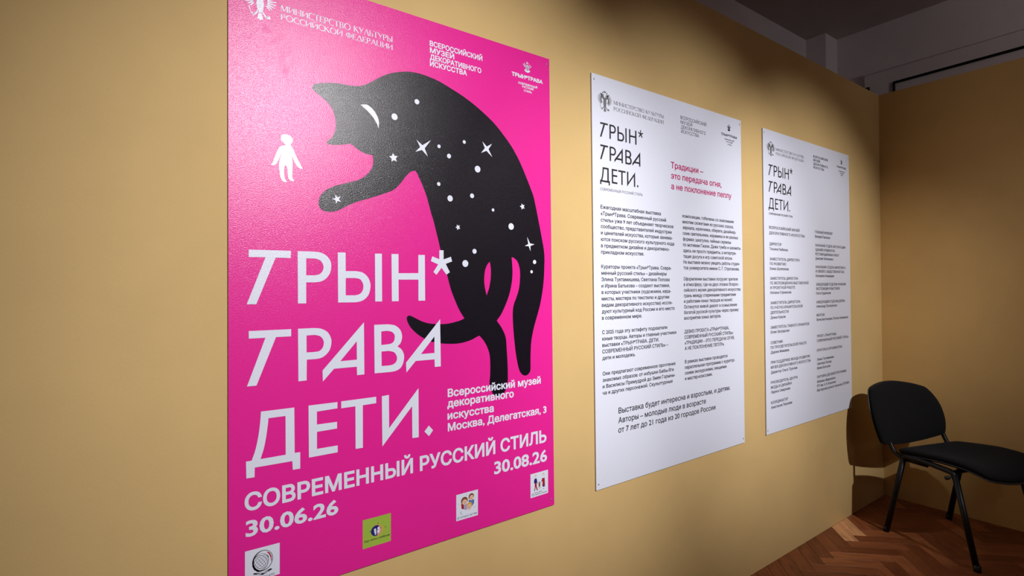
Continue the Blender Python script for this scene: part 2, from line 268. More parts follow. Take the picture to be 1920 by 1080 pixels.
TEXT = {"p1_min":[["МИНИСТЕРСТВО КУЛЬТУРЫ",118.1,1405,16.4,289.6,0.022],["РОССИЙСКОЙ ФЕДЕРАЦИИ",118.4,1384.4,14.9,289.8,0.022]],"p1_mus":[["ВСЕРОССИЙСКИЙ",521.1,1426.1,16,180,0.03],["МУЗЕЙ",521.5,1406.7,16,80.2,0.03],["ДЕКОРАТИВНОГО",521.3,1387.2,16,175.3,0.03],["ИСКУССТВА",521,1368.1,16,124.2,0.03]],"p1_logo":[["ТРЫН*ТРАВА",812.3,1407.9,13,128,0.05],["СОВРЕМЕННЫЙ",838.2,1387.3,7.3,78.8,0.03],["РУССКИЙ",853.6,1377.9,7.3,47.6,0.03],["СТИЛЬ",860.4,1366.5,7.3,32.7,0.03]],"p1_venue":[["Всероссийский музей",567.2,412.1,24.2,350,0.03],["декоративного",565.6,381.6,24.2,240.7,0.03],["искусства",565.7,346.3,24.2,162.9,0.03],["Москва, Делегатская, 3",566.3,312.4,24.2,374.1,0.03]],"p1_style":[["СОВРЕМЕННЫЙ РУССКИЙ СТИЛЬ",29.2,215.5,42.5,909.7,0.03]],"p1_dates":[["30.06.26",30.7,155.9,39.4,215.1,0.028],["30.08.26",727.5,152.2,41.1,213.1,0.028]],"p2_min":[["МИНИСТЕРСТВО КУЛЬТУРЫ",112.7,1408,13.5,293.1,0.022],["РОССИЙСКОЙ ФЕДЕРАЦИИ",112.3,1385.2,13.5,293,0.022]],"p2_mus":[["ВСЕРОССИЙСКИЙ",515.2,1426.2,14.3,181.7,0],["МУЗЕЙ",516.3,1406.9,14.3,79.3,0],["ДЕКОРАТИВНОГО",517.3,1387.3,14.3,172.8,0],["ИСКУССТВА",517.7,1368.6,14.3,124.2,0]],"p2_logo":[["ТРЫН*ТРАВА",807.5,1407.4,11.5,128.9,0.03],["СОВРЕМЕННЫЙ",833.1,1391.1,5.8,79.4,0.022],["РУССКИЙ",849,1380.8,5.8,50.5,0.022],["СТИЛЬ",857.3,1369.5,5.8,34.1,0.022]],"p2_style":[["СОВРЕМЕННЫЙ РУССКИЙ СТИЛЬ",37.6,1081.1,10.1,232.9,0]],"p2_motto":[["Традиции –",446.3,1213.4,26.2,222.9,0.022],["это передача огня,",447.2,1170.1,26.2,358.9,0.022],["а не поклонение пеплу",447.7,1126.8,26.2,436.9,0.022]],"p2_left":[["Ежегодная масштабная выставка",38.4,1014.2,14.4,341.5,0.022],["«Трын*Трава. Современный русский",38.4,990.7,14.3,None,0.022],["стиль» уже 9 лет объединяет творческое",38.4,967.2,14.3,420.6,0.022],["сообщество, представителей индустрии",38.4,943.8,14.3,None,0.022],["и ценителей искусства, которые занима-",38.4,920.3,14.3,None,0.022],["ются поиском русского культурного кода",38.4,896.9,14.3,424.3,0.022],["в предметном дизайне и декоративно-",38.4,873.4,14.3,None,0.022],["прикладном искусстве.",38.4,850,14.3,None,0.022],["Кураторы проекта «Трын*Трава. Совре-",38.3,797.1,14.3,None,0.022],["менный русский стиль» – дизайнеры",38.4,773.8,14.3,None,0.022],["Элина Туктамишева, Светлана Попова",38.5,750.4,14.3,None,0.022],["и Ирина Батькова – создают выставки,",38.6,727,14.3,None,0.022],["в которых участники (художники, кера-",38.7,703.7,14.3,None,0.022],["мисты, мастера по текстилю и другим",38.8,680.3,14.3,None,0.022],["видам декоративного искусства) иссле-",38.8,656.9,14.3,None,0.022],["дуют культурный код России и его место",38.9,633.6,14.3,421.4,0.022],["в современном мире.",39,610.2,14.3,None,0.022],["С 2025 года эту эстафету подхватили",38.9,558,14.3,None,0.022],["юные творцы. Авторы и главные участники",38.8,534.6,14.3,429.8,0.022],["выставки «ТРЫН*ТРАВА. ДЕТИ.",38.7,511.2,14.3,None,0.022],["СОВРЕМЕННЫЙ РУССКИЙ СТИЛЬ» –",38.6,487.8,14.3,None,0.022],["дети и молодежь.",38.5,464.4,14.3,None,0.022],["Они предлагают современное прочтение",38.9,407.7,14.3,422.4,0.022],["знакомых образов: от избушки Бабы-Яги",38.7,384.4,14.3,None,0.022],["и Василисы Премудрой до Змея Горыны-",38.5,361.1,14.3,None,0.022],["ча и других персонажей. Скульптурные",38.2,337.8,14.3,None,0.022]],"p2_right":[["композиции, гобелены со знакомыми",519.6,1016,14.9,380.8,0.022],["многим сюжетами из русских сказок,",519.9,992,14.9,None,0.022],["зеркала, наличники, обереги, дизайнер-",520.3,968,14.9,None,0.022],["ские светильники, керамика в ее разных",520.7,944,14.9,415.4,0.022],["формах: шкатулки, чайные сервизы",521,920,14.9,None,0.022],["по мотивам Гжели. Даже тумба и шахматы",521.4,896,14.9,None,0.022],["здесь не просто предметы, а интерпре-",521.7,871.9,14.9,None,0.022],["тация досуга и игр советской эпохи.",522.1,847.9,14.9,None,0.022],["На выставке можно увидеть работы студен-",522.4,823.9,14.9,423.9,0.022],["тов университета имени С. Г. Строганова.",522.8,799.9,14.9,None,0.022],["Оформление выставки погрузит зрителя",522.6,753.4,14.9,None,0.022],["в атмосферу, где на двух этажах Всерос-",522.7,730,14.9,None,0.022],["сийского музея декоративного искусства",522.9,706.6,14.9,426.3,0.022],["грань между старинными предметами",523,683.2,14.9,None,0.022],["и работами юных творцов исчезнет.",523.2,659.7,14.9,None,0.022],["Останутся живой диалог и осмысление",523.3,636.3,14.9,None,0.022],["богатой русской культуры через призму",523.5,612.9,14.9,None,0.022],["восприятия юных авторов.",523.6,589.5,14.9,None,0.022],["ДЕВИЗ ПРОЕКТА «ТРЫН*ТРАВА.",523.9,532.8,14.9,None,0.022],["СОВРЕМЕННЫЙ РУССКИЙ СТИЛЬ»:",524.1,509.5,14.9,None,0.022],["«ТРАДИЦИИ – ЭТО ПЕРЕДАЧА ОГНЯ,",524.2,486.3,14.9,369.6,0.022],["А НЕ ПОКЛОНЕНИЕ ПЕПЛУ».",524.3,463,14.9,None,0.022],["В рамках выставки проводится",524.3,407.5,14.9,None,0.022],["параллельная программа с куратор-",524.1,384.1,14.9,371.5,0.022],["скими экскурсиями, лекциями",523.8,360.8,14.8,None,0.022],["и мастер-классами.",523.6,337.4,14.8,None,0.022]],"p2_bold":[["Выставка будет интересна и взрослым, и детям.",120,258.4,21.9,735.3,0.015],["Авторы – молодые люди в возрасте",118.2,222.4,21.9,550.3,0.015],["от 7 лет до 21 года из 20 городов России",117.6,186.7,21.9,620.9,0.015]],"p3_min":[["МИНИСТЕРСТВО КУЛЬТУРЫ",121.2,1406.4,13.4,293.2,0.022],["РОССИЙСКОЙ ФЕДЕРАЦИИ",120.7,1384.9,13.4,293.1,0.022]],"p3_mus":[["ВСЕРОССИЙСКИЙ",520.5,1426.9,13.5,175,0.022],["МУЗЕЙ",521.8,1407,13.5,78.6,0.022],["ДЕКОРАТИВНОГО",521.3,1387.1,13.5,173,0.022],["ИСКУССТВА",522,1367.3,13.5,127,0.022]],"p3_logo":[["ТРЫН*ТРАВА",806.4,1409.2,11.1,124.9,0.03],["СОВРЕМЕННЫЙ",830.8,1388.5,5.9,81,0.022],["РУССКИЙ",847.2,1377.1,5.9,51.2,0.022],["СТИЛЬ",856.8,1366.8,5.9,31.3,0.022]],"p3_style":[["СОВРЕМЕННЫЙ РУССКИЙ СТИЛЬ",48.5,1080.4,10.5,236.4,0.022]],"p3_left":[["ВСЕРОССИЙСКИЙ МУЗЕЙ",48.3,1010.1,14.2,308.1,0.022],["ДЕКОРАТИВНОГО ИСКУССТВА",47.7,983.2,14.2,364.7,0.022],["ДИРЕКТОР",49.3,928.8,14.2,None,0.022],["Татьяна Рыбкина",48.7,904.3,14.2,None,0.022],["ЗАМЕСТИТЕЛЬ ДИРЕКТОРА",50,854.1,14.2,None,0.022],["ПО РАЗВИТИЮ",51.5,830.4,14.2,None,0.022],["Елена Шулепкова",50.9,806.4,14.2,None,0.022],["ЗАМЕСТИТЕЛЬ ДИРЕКТОРА",52.2,757.8,14.2,283.2,0.022],["ПО ЭКСПОЗИЦИОННО-ВЫСТАВОЧНОЙ",51.6,734.6,14.2,395,0.022],["И ПРОЕКТНОЙ РАБОТЕ",52.1,711.4,14.2,None,0.022],["Наталья Стрижкова",52,687.5,14.2,None,0.022],["ЗАМЕСТИТЕЛЬ ДИРЕКТОРА",52.2,636.4,14.2,None,0.022],["ПО УЧЕТНО-ХРАНИТЕЛЬСКОЙ",51.6,612.5,14.2,None,0.022],["ДЕЯТЕЛЬНОСТИ",51.5,588.5,14.2,None,0.022],["Диана Краузе",51.4,564.3,14.2,None,0.022],["ЗАМЕСТИТЕЛЬ ГЛАВНОГО ХРАНИТЕЛЯ",51.2,515.1,14.2,397.9,0.022],["Юлия Загрядская",50.7,492,14.2,None,0.022],["СОВЕТНИК",49.4,439.5,14.2,None,0.022],["ПО ПРОСВЕТИТЕЛЬСКОЙ РАБОТЕ",48.8,415.6,14.2,None,0.022],["Дарина Мамаева",48.2,392.3,14.2,None,0.022],["ПРИ ПОДДЕРЖКЕ ФОНДА РАЗВИТИЯ",48.5,341.8,14.2,None,0.022],["МУЗЕЯ ДЕКОРАТИВНОГО ИСКУССТВА",47.9,317.7,14.2,None,0.022],["Директор Ольга Трунова",47.3,293.6,14.2,None,0.022],["РУКОВОДИТЕЛЬ ЦЕНТРА",46.5,243.2,14.1,None,0.022],["МОДЫ И ДИЗАЙНА",46.4,219.3,14.1,None,0.022],["Лариса Смирнова",45.9,195.8,14.1,None,0.022],["КООРДИНАТОР",45.1,143.9,14.1,None,0.022],["Анастасия Пашкова",44.5,120.9,14.1,None,0.022]],"p3_right":[["ГЛАВНЫЙ ИНЖЕНЕР",529.4,1014,14.6,None,0.022],["Валерий Панюков",528.8,989.5,14.6,None,0.022],["НАЧАЛЬНИК ОТДЕЛА ЭКСПЛУАТАЦИИ",531.8,941.2,14.6,373.7,0.022],["ЗДАНИЙ И РЕМОНТНО-",531.1,916.7,14.6,None,0.022],["РЕСТАВРАЦИОННЫХ РАБОТ",530.4,892.7,14.6,None,0.022],["Дмитрий Литовченко",530.4,869.1,14.6,None,0.022],["НАЧАЛЬНИК ОТДЕЛА МАРКЕТИНГА",532.2,822.2,14.6,None,0.022],["И СВЯЗЕЙ С ОБЩЕСТВЕННОСТЬЮ",532.1,798,14.6,None,0.022],["Екатерина Альмицкая",532,773.7,14.6,None,0.022],["ЗАВЕДУЮЩИЙ ОТДЕЛОМ ХРАНЕНИЯ",533.8,726.2,14.6,372.5,0.022],["ЭКСПОЗИЦИИ И ВЫСТАВОК",533.1,702.3,14.6,None,0.022],["Ольга Кудряшова",532.5,678.1,14.6,None,0.022],["ЗАВЕДУЮЩИЙ ОТДЕЛОМ ДЕРЕВА",534.8,629.3,14.6,None,0.022],["Александр Прохоренков",534.8,606,14.6,None,0.022],["МОНТАЖ",535.9,557.5,14.6,None,0.022],["Вячеслав Кокорин, Руслан Алименков",535.9,532.7,14.6,395.2,0.022],["ПРОЕКТ «ТРЫН*ТРАВА.",536.4,442.2,14.6,None,0.022],["СОВРЕМЕННЫЙ РУССКИЙ СТИЛЬ»",535.7,417.2,14.6,398.7,0.022],["КУРАТОРЫ И ОРГАНИЗАТОРЫ",534.3,364.8,14.5,None,0.022],["Элина Туктамишева",534.1,314.9,14.5,None,0.022],["Светлана Попова",533.5,291.4,14.5,None,0.022],["Ирина Батькова",532.8,267.8,14.5,None,0.022],["ПАРТНЕРЫ ДЕЛОВОЙ ПРОГРАММЫ",531.4,219.3,14.5,None,0.022],["Фабрика «Федоскино»",530.7,193.8,14.5,None,0.022],["РГУ им. А. Н. Косыгина",530.7,170.5,14.5,None,0.022],["Мастерская ручного ткачества ТЕПЛИН",530,146.7,14.5,None,0.022]]}
LOGOQ = [[[29,123.8],[104.5,122.9],[103.8,48.4],[28.3,47.4]],[[309.2,121.8],[388,121.3],[387.1,45.9],[308.4,45.9]],[[592.2,121],[667.6,120.7],[666.5,43.4],[591.2,44.3]],[[869.9,122.3],[944.1,122.7],[943.4,45.5],[869,45.1]]]
EAGLE = [[38.5,1368.5,107.5,1455.5],[31.9,1369.4,102.1,1448.3],[36.7,1370,113,1445.2]]
BLOOM = [[857.6,1431.3,893.6,1466.6],[853.8,1434.2,888.2,1464.7],[855.3,1433.8,885.1,1461.3]]
TF2 = [0.4353,22.4808,0.4271,978.2255]
TF3 = [0.4418,31.0203,0.4311,974.1995]
P1C = [[-6.4,-2.1],[970,-0.2],[970.5,1498.8],[6.3,1500]]

# ------------------------------------------------------------------ materials
def nodes(name):
    m = bpy.data.materials.new(name); m.use_nodes = True; nt = m.node_tree; b = nt.nodes['Principled BSDF']
    return m, nt, b
def noise(nt, scale, detail=3, rough=0.5, coord='Object', vec=None, dist=0.0):
    n = nt.nodes.new('ShaderNodeTexNoise'); n.inputs['Scale'].default_value = scale; n.inputs['Detail'].default_value = detail
    n.inputs['Roughness'].default_value = rough; n.inputs['Distortion'].default_value = dist
    if vec is None:
        tc = nt.nodes.new('ShaderNodeTexCoord'); vec = tc.outputs[coord]
    nt.links.new(vec, n.inputs['Vector']); return n
def bump(nt, b, h, strength, dist):
    bp = nt.nodes.new('ShaderNodeBump'); bp.inputs['Strength'].default_value = strength; bp.inputs['Distance'].default_value = dist
    nt.links.new(h, bp.inputs['Height']); nt.links.new(bp.outputs[0], b.inputs['Normal'])
def ramp(nt, fac, stops):
    r = nt.nodes.new('ShaderNodeValToRGB'); e = r.color_ramp.elements
    while len(e) < len(stops): e.new(0.5)
    for k, (p, c) in enumerate(stops): e[k].position = p; e[k].color = (*c, 1) if len(c) == 3 else c
    nt.links.new(fac, r.inputs[0]); return r
def srgb(r, g, b): return tuple(((c/255+0.055)/1.055)**2.4 if c/255 > 0.04045 else c/255/12.92 for c in (r, g, b))

def print_mat(name, col, rough=0.27, spec=0.50):
    m, nt, b = nodes(name)
    b.inputs['Base Color'].default_value = (*col, 1)
    b.inputs['Roughness'].default_value = rough; b.inputs['Specular IOR Level'].default_value = spec
    n = noise(nt, 380, 2, 0.7); bump(nt, b, n.outputs['Fac'], 0.42, 0.0012)
    return m
PINK = (0.75, 0.018, 0.29)
M = {}
M['black_print'] = print_mat('black_print', (0.006, 0.004, 0.009))
M['white_print'] = print_mat('white_print', (0.72, 0.755, 0.87))
M['ink'] = print_mat('ink', (0.014, 0.013, 0.02), 0.5)
M['grey_ink'] = print_mat('grey_ink', (0.16, 0.16, 0.17), 0.5)
M['magenta_ink'] = print_mat('magenta_ink', (0.48, 0.02, 0.14), 0.5)
M['green_print'] = print_mat('green_print', (0.33, 0.47, 0.06))
M['navy_print'] = print_mat('navy_print', (0.02, 0.02, 0.16))
M['red_print'] = print_mat('red_print', (0.38, 0.015, 0.03))
M['rose_print'] = print_mat('rose_print', (0.75, 0.28, 0.30))
M['skin_print'] = print_mat('skin_print', (0.80, 0.50, 0.36))
M['brown_print'] = print_mat('brown_print', (0.20, 0.07, 0.035))
M['blonde_print'] = print_mat('blonde_print', (0.62, 0.38, 0.08))
M['blue_print'] = print_mat('blue_print', (0.10, 0.17, 0.42))
M['lilac_print'] = print_mat('lilac_print', (0.38, 0.36, 0.55))
M['pale_print'] = print_mat('pale_print', (0.52, 0.55, 0.66))
M['teal_print'] = print_mat('teal_print', (0.05, 0.30, 0.36))

def pink_panel_mat():
    m, nt, b = nodes('pink_panel')
    tc = nt.nodes.new('ShaderNodeTexCoord'); total = None
    # dull smears wiped across the laminate near the upper left corner (poster metres)
    for (cx, cz, sx, sz, rot, k) in [(0.088, 1.352, 0.010, 0.006, 30, 1.0), (0.107, 1.331, 0.026, 0.005, -42, 0.6), (0.122, 1.298, 0.006, 0.022, 14, 0.7), (0.1285, 1.262, 0.006, 0.014, 0, 1.0), (0.136, 1.312, 0.004, 0.010, 15, 0.5), (0.050, 1.325, 0.012, 0.003, -35, 0.4)]:
        mp = nt.nodes.new('ShaderNodeMapping'); mp.vector_type = 'TEXTURE'
        mp.inputs['Location'].default_value = (cx, 0, cz); mp.inputs['Rotation'].default_value = (0, radians(rot), 0); mp.inputs['Scale'].default_value = (sx, 1, sz)
        nt.links.new(tc.outputs['Object'], mp.inputs['Vector'])
        ln = nt.nodes.new('ShaderNodeVectorMath'); ln.operation = 'LENGTH'; nt.links.new(mp.outputs[0], ln.inputs[0])
        mr = nt.nodes.new('ShaderNodeMapRange'); mr.inputs['From Min'].default_value = 0.5; mr.inputs['From Max'].default_value = 1.6
        mr.inputs['To Min'].default_value = k; mr.inputs['To Max'].default_value = 0; nt.links.new(ln.outputs['Value'], mr.inputs['Value'])
        if total is None: total = mr.outputs[0]
        else:
            mx = nt.nodes.new('ShaderNodeMath'); mx.operation = 'MAXIMUM'; nt.links.new(total, mx.inputs[0]); nt.links.new(mr.outputs[0], mx.inputs[1]); total = mx.outputs[0]
    sp = nt.nodes.new('ShaderNodeMapRange'); sp.inputs['To Min'].default_value = 0.47; sp.inputs['To Max'].default_value = 0.33
    nt.links.new(total, sp.inputs['Value']); nt.links.new(sp.outputs[0], b.inputs['Specular IOR Level'])
    b.inputs['Base Color'].default_value = (*PINK, 1); b.inputs['Roughness'].default_value = 0.27
    n = noise(nt, 380, 2, 0.7); bump(nt, b, n.outputs['Fac'], 0.42, 0.0012)
    return m
M['pink_panel'] = pink_panel_mat()

def wall_paint(name, col, bumpk=0.25):
    m, nt, b = nodes(name)
    n = noise(nt, 3.0, 4, 0.55)
    c1 = tuple(c*0.95 for c in col); c2 = tuple(min(1, c*1.04) for c in col)
    r = ramp(nt, n.outputs['Fac'], [(0.3, c1), (0.7, c2)]); nt.links.new(r.outputs[0], b.inputs['Base Color'])
    b.inputs['Roughness'].default_value = 0.75; b.inputs['Specular IOR Level'].default_value = 0.25
    n2 = noise(nt, 260, 4, 0.6); bump(nt, b, n2.outputs['Fac'], bumpk, 0.0012)
    return m
M['ochre'] = wall_paint('ochre_paint', (0.61, 0.425, 0.18))
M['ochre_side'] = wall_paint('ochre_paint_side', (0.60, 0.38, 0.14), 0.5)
M['grey_wall'] = wall_paint('grey_plaster', (0.74, 0.66, 0.68), 0.4)
M['white_wall'] = wall_paint('white_plaster', (0.55, 0.52, 0.49), 0.3)
M['ceiling'] = wall_paint('ceiling_paint', (0.55, 0.48, 0.46), 0.3)

def plain(name, col, rough=0.5, spec=0.5, metal=0, nb=None):
    m, nt, b = nodes(name)
    b.inputs['Base Color'].default_value = (*col, 1); b.inputs['Roughness'].default_value = rough
    b.inputs['Specular IOR Level'].default_value = spec; b.inputs['Metallic'].default_value = metal
    if nb: n = noise(nt, nb[0], 3, 0.6); bump(nt, b, n.outputs['Fac'], nb[1], nb[2])
    return m
M['black_metal'] = plain('black_enamel', (0.004, 0.004, 0.005), 0.42, 0.25)
M['black_plastic'] = plain('black_plastic', (0.009, 0.009, 0.010), 0.45, 0.4)
M['black_rail'] = plain('black_rail', (0.004, 0.003, 0.003), 0.6, 0.2)
M['pin'] = plain('steel_pin', (0.35, 0.34, 0.36), 0.35, 0.5, 0.8)
M['panel_edge'] = plain('foam_board_edge', (0.42, 0.38, 0.34), 0.7, 0.3)
def fabric():
    m, nt, b = nodes('charcoal_fabric')
    b.inputs['Base Color'].default_value = (0.006, 0.006, 0.007, 1); b.inputs['Roughness'].default_value = 0.95; b.inputs['Specular IOR Level'].default_value = 0.15
    b.inputs['Sheen Weight'].default_value = 0.03; b.inputs['Sheen Tint'].default_value = (0.5, 0.55, 0.65, 1)
    n = noise(nt, 700, 2, 0.7); bump(nt, b, n.outputs['Fac'], 0.5, 0.0015); return m
M['fabric'] = fabric()
def wood():
    m, nt, b = nodes('oak_parquet')
    oi = nt.nodes.new('ShaderNodeObjectInfo'); tc = nt.nodes.new('ShaderNodeTexCoord')
    ad = nt.nodes.new('ShaderNodeVectorMath'); ad.operation = 'ADD'
    sc = nt.nodes.new('ShaderNodeVectorMath'); sc.operation = 'SCALE'; sc.inputs['Scale'].default_value = 37.0
    sep = nt.nodes.new('ShaderNodeSeparateColor'); nt.links.new(oi.outputs['Color'], sep.inputs[0]); nt.links.new(oi.outputs['Location'], sc.inputs[0]); nt.links.new(tc.outputs['Object'], ad.inputs[0]); nt.links.new(sc.outputs[0], ad.inputs[1])
    mp = nt.nodes.new('ShaderNodeMapping'); mp.inputs['Scale'].default_value = (3.0, 26, 10); nt.links.new(ad.outputs[0], mp.inputs['Vector'])
    g = noise(nt, 1.6, 6, 0.62, vec=mp.outputs[0], dist=1.2)
    mp2 = nt.nodes.new('ShaderNodeMapping'); mp2.inputs['Scale'].default_value = (8, 190, 10); nt.links.new(ad.outputs[0], mp2.inputs['Vector'])
    g2 = noise(nt, 1.4, 3, 0.6, vec=mp2.outputs[0])
    base = ramp(nt, sep.outputs[0], [(0.0, (0.20, 0.056, 0.020)), (0.4, (0.28, 0.086, 0.032)), (0.75, (0.37, 0.125, 0.048)), (0.86, (0.42, 0.15, 0.06)), (1.0, (0.95, 0.52, 0.26))])  # last stop is pale wood with lit sheen painted into the colour
    gr = ramp(nt, g.outputs['Fac'], [(0.30, (0.52, 0.47, 0.42)), (0.50, (0.95, 0.93, 0.9)), (0.72, (1.28, 1.28, 1.26))])
    mx = nt.nodes.new('ShaderNodeMix'); mx.data_type = 'RGBA'; mx.blend_type = 'MULTIPLY'; mx.inputs[0].default_value = 0.9
    nt.links.new(base.outputs[0], mx.inputs[6]); nt.links.new(gr.outputs[0], mx.inputs[7])
    gf = ramp(nt, g2.outputs['Fac'], [(0.36, (0.78, 0.75, 0.72)), (0.5, (1, 1, 1))])
    mx2 = nt.nodes.new('ShaderNodeMix'); mx2.data_type = 'RGBA'; mx2.blend_type = 'MULTIPLY'; mx2.inputs[0].default_value = 0.8
    nt.links.new(mx.outputs[2], mx2.inputs[6]); nt.links.new(gf.outputs[0], mx2.inputs[7])
    nt.links.new(mx2.outputs[2], b.inputs['Base Color'])
    b.inputs['Roughness'].default_value = 0.42; b.inputs['Specular IOR Level'].default_value = 0.4
    bump(nt, b, g2.outputs['Fac'], 0.3, 0.0006)
    return m
M['wood'] = wood()
M['subfloor'] = plain('dark_joint', (0.045, 0.018, 0.009), 0.8, 0.2)

# ------------------------------------------------------------------ the room
XC = 3.976          # inner corner of the two ochre partitions
WT = 2.597          # their height
WF = 0.006          # face of the poster wall (poster faces lie at y = 0)
X0, Y0, ZC = -3.2, -6.2, 3.3
def struct(o): o['kind'] = 'structure'; return o
struct(box('wall_main', (X0, WF, 0), (XC+0.10, WF+0.10, WT), M['ochre']))
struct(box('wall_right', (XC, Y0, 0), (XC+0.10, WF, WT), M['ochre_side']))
struct(box('wall_back', (X0, WF+0.625, 0), (4.36, WF+0.80, ZC), M['grey_wall']))
struct(box('wall_end', (4.556, Y0, 0), (4.75, WF+0.80, ZC), M['grey_wall']))
struct(box('trim_1', (4.36, 0.487, 0), (4.556, WF+0.80, ZC), M['grey_wall']))       # corner pilaster
struct(box('trim_2', (4.520, Y0, WT+0.12), (4.556, 0.283, 2.953), M['grey_wall']))       # shallow step along the wall
struct(box('crease_shadow_strip', (4.506, Y0, 2.936), (4.520, 0.283, 2.951), M['grey_wall']))  # strip added so that its shadow draws a dark crease along the step
struct(box('wall_left', (X0-0.15, Y0, 0), (X0, WF+0.80, ZC), M['white_wall']))
struct(box('wall_rear', (X0-0.15, Y0-0.15, 0), (4.75, Y0, ZC), M['white_wall']))
struct(box('ceiling', (X0-0.15, Y0-0.15, ZC), (4.75, WF+0.80, ZC+0.15), M['ceiling']))

# black wiring trunking that runs along the wall above the side partition, dropping at its end
cab = empty('cable_trunking', (4.520, 0.10, 2.82))
tag(cab, 'thin black cable trunking running above the dim ochre side wall', 'cable')
def trunk(name, a, b):
    bm = bmesh.new(); box_bm(bm, a, b, 0.002); return link(name, mesh_of(name, bm), M['black_rail'], cab)
trunk('run', (-0.014, -3.6, -0.002), (0.0, 0.0, 0.014))
trunk('drop', (-0.014, -0.012, -0.056), (0.0, 0.0, -0.002))
cb2 = empty('cable_stub', (4.520, 0.26, 2.83))
tag(cb2, 'short black cable stub poking above the corner of the partitions', 'cable')
bm = bmesh.new(); box_bm(bm, (-0.012, -0.010, -0.03), (0, 0.0, 0.014), 0.002); link('drop', mesh_of('drop', bm), M['black_rail'], cb2)
bm = bmesh.new(); box_bm(bm, (-0.012, 0.0, 0.004), (0, 0.018, 0.014), 0.002); link('run', mesh_of('run', bm), M['black_rail'], cb2)

# ------------------------------------------------------------------ herringbone floor
floor = struct(box('floor', (X0-0.15, Y0-0.15, -0.12), (4.75, WF+0.80, -0.004), M['subfloor']))
PW, PL = 0.070, 0.280
rnd = random.Random(7)
ea = Vector((1, -1))/sqrt(2); eb = Vector((1, 1))/sqrt(2)
ORG = Vector((2.956, -0.160))
def plank_mesh():
    bm = bmesh.new(); g = 0.0005
    box_bm(bm, (g, g, -0.004), (PL-g, PW-g, 0.0))
    top = [e for e in bm.edges if all(abs(v.co.z) < 1e-6 for v in e.verts)]
    bmesh.ops.bevel(bm, geom=top, offset=0.0008, segments=1, affect='EDGES')
    return mesh_of('plank', bm)
pm = plank_mesh(); pm.materials.append(M['wood'])
XR, YR = XC-0.001, WF-0.001
VX0, VY0 = 1.62, -1.80
rest = bmesh.new(); nplank = 0
def near_ok(pts): return all(VX0 < p.x and VY0 < p.y for p in pts)
def clip(bm):
    for co, no in (((XR, 0, 0), (1, 0, 0)), ((0, YR, 0), (0, 1, 0)), ((X0+0.001, 0, 0), (-1, 0, 0)), ((0, Y0+0.001, 0), (0, -1, 0))):
        bmesh.ops.bisect_plane(bm, geom=bm.verts[:]+bm.edges[:]+bm.faces[:], plane_co=co, plane_no=no, clear_outer=True)
def put(i, j, vert):
    """plank with its lower corner at grid (i, j)"""
    global nplank
    o = ORG + ea*(i*PW) + eb*(j*PW)
    d = eb if vert else ea; e = ea if vert else eb
    cor = [o, o+d*PL, o+e*PW, o+d*PL+e*PW]
    inside = [X0 < p.x < XR and Y0 < p.y < YR for p in cor]
    if not any(inside): return
    ang = pi/4 if vert else -pi/4
    T = Matrix.Translation((o.x, o.y, 0)) @ Matrix.Rotation(ang, 4, 'Z')
    if vert: T = Matrix.Translation(((o+e*PW).x, (o+e*PW).y, 0)) @ Matrix.Rotation(ang, 4, 'Z')
    if near_ok(cor) and nplank < 300:
        dz = rnd.uniform(-0.0005, 0.0004)
        if all(inside): me = pm
        else:
            bm = bmesh.new(); bm.from_mesh(pm); bm.transform(T); clip(bm)
            if not bm.verts: bm.free(); return
            bm.transform(T.inverted()); me = mesh_of('plank', bm); me.materials.append(M['wood'])
        ob = bpy.data.objects.new('plank', me); COL.objects.link(ob); ob.parent = floor
        tone = rnd.random()**1.25*0.85                                    # each board has its own shade
        if vert and (i, j) in ((1, 2), (2, 3)): tone = 0.97  # two pale boards by the wall, lightened further to paint in their sheen
        ob.color = (tone, tone, tone, 1)
        ob.matrix_world = Matrix.Translation((0, 0, dz)) @ T; nplank += 1
    elif VX0-2.6 < cor[0].x and cor[0].y > VY0-1.6:
        bm = bmesh.new(); bm.from_mesh(pm); bm.transform(T)
        if not all(inside): clip(bm)
        me = bpy.data.meshes.new('x'); bm.to_mesh(me); bm.free(); rest.from_mesh(me); bpy.data.meshes.remove(me)
for k in range(-90, 90):
    for q in range(-14, 15):
        put(k+8*q, k, False)
        put(k+4+8*q, k+1-4, True)
fr = link('parquet_field', mesh_of('parquet_field', rest), M['wood'], floor); fr['kind'] = 'stuff'; fr.color = (0.4, 0.4, 0.4, 1)

# ------------------------------------------------------------------ posters
PX = (0.194995, 1.363005, 2.526381); ZB = 0.636817; PWD = 0.969718
def poster(i, corners, label, group, mat):
    t = empty('poster', (PX[i], 0, ZB)); tag(t, label, 'poster', group)
    bm = bmesh.new()
    f = [bm.verts.new((x/1000, 0, z/1000)) for x, z in corners]; bk = [bm.verts.new((x/1000, WF-0.0004, z/1000)) for x, z in corners]
    bm.faces.new(f); bm.faces.new(bk[::-1])
    for k in range(4): bm.faces.new((f[k], bk[k], bk[(k+1) % 4], f[(k+1) % 4]))
    bmesh.ops.recalc_face_normals(bm, faces=bm.faces[:])
    me = mesh_of('panel', bm); me.materials.append(mat); me.materials.append(M['panel_edge'])
    for p in me.polygons: p.material_index = 0 if p.normal.y < -0.9 else 1
    link('panel', me, None, t)
    for k, (x, z) in enumerate(corners):                                # small steel pins at the corners
        cx = x + (12 if k in (0, 3) else -12); cz = z + (20 if k < 2 else -20)
        bm = bmesh.new(); bmesh.ops.create_uvsphere(bm, u_segments=10, v_segments=6, radius=0.0032)
        for v in bm.verts: v.co.y *= 0.45
        o = link('pin', mesh_of('pin', bm, True), M['pin'], t); o.location = (cx/1000, -0.0003, cz/1000)
    return t
RECT = [(0, 0), (PWD*1000, 0), (PWD*1000, 1500), (0, 1500)]
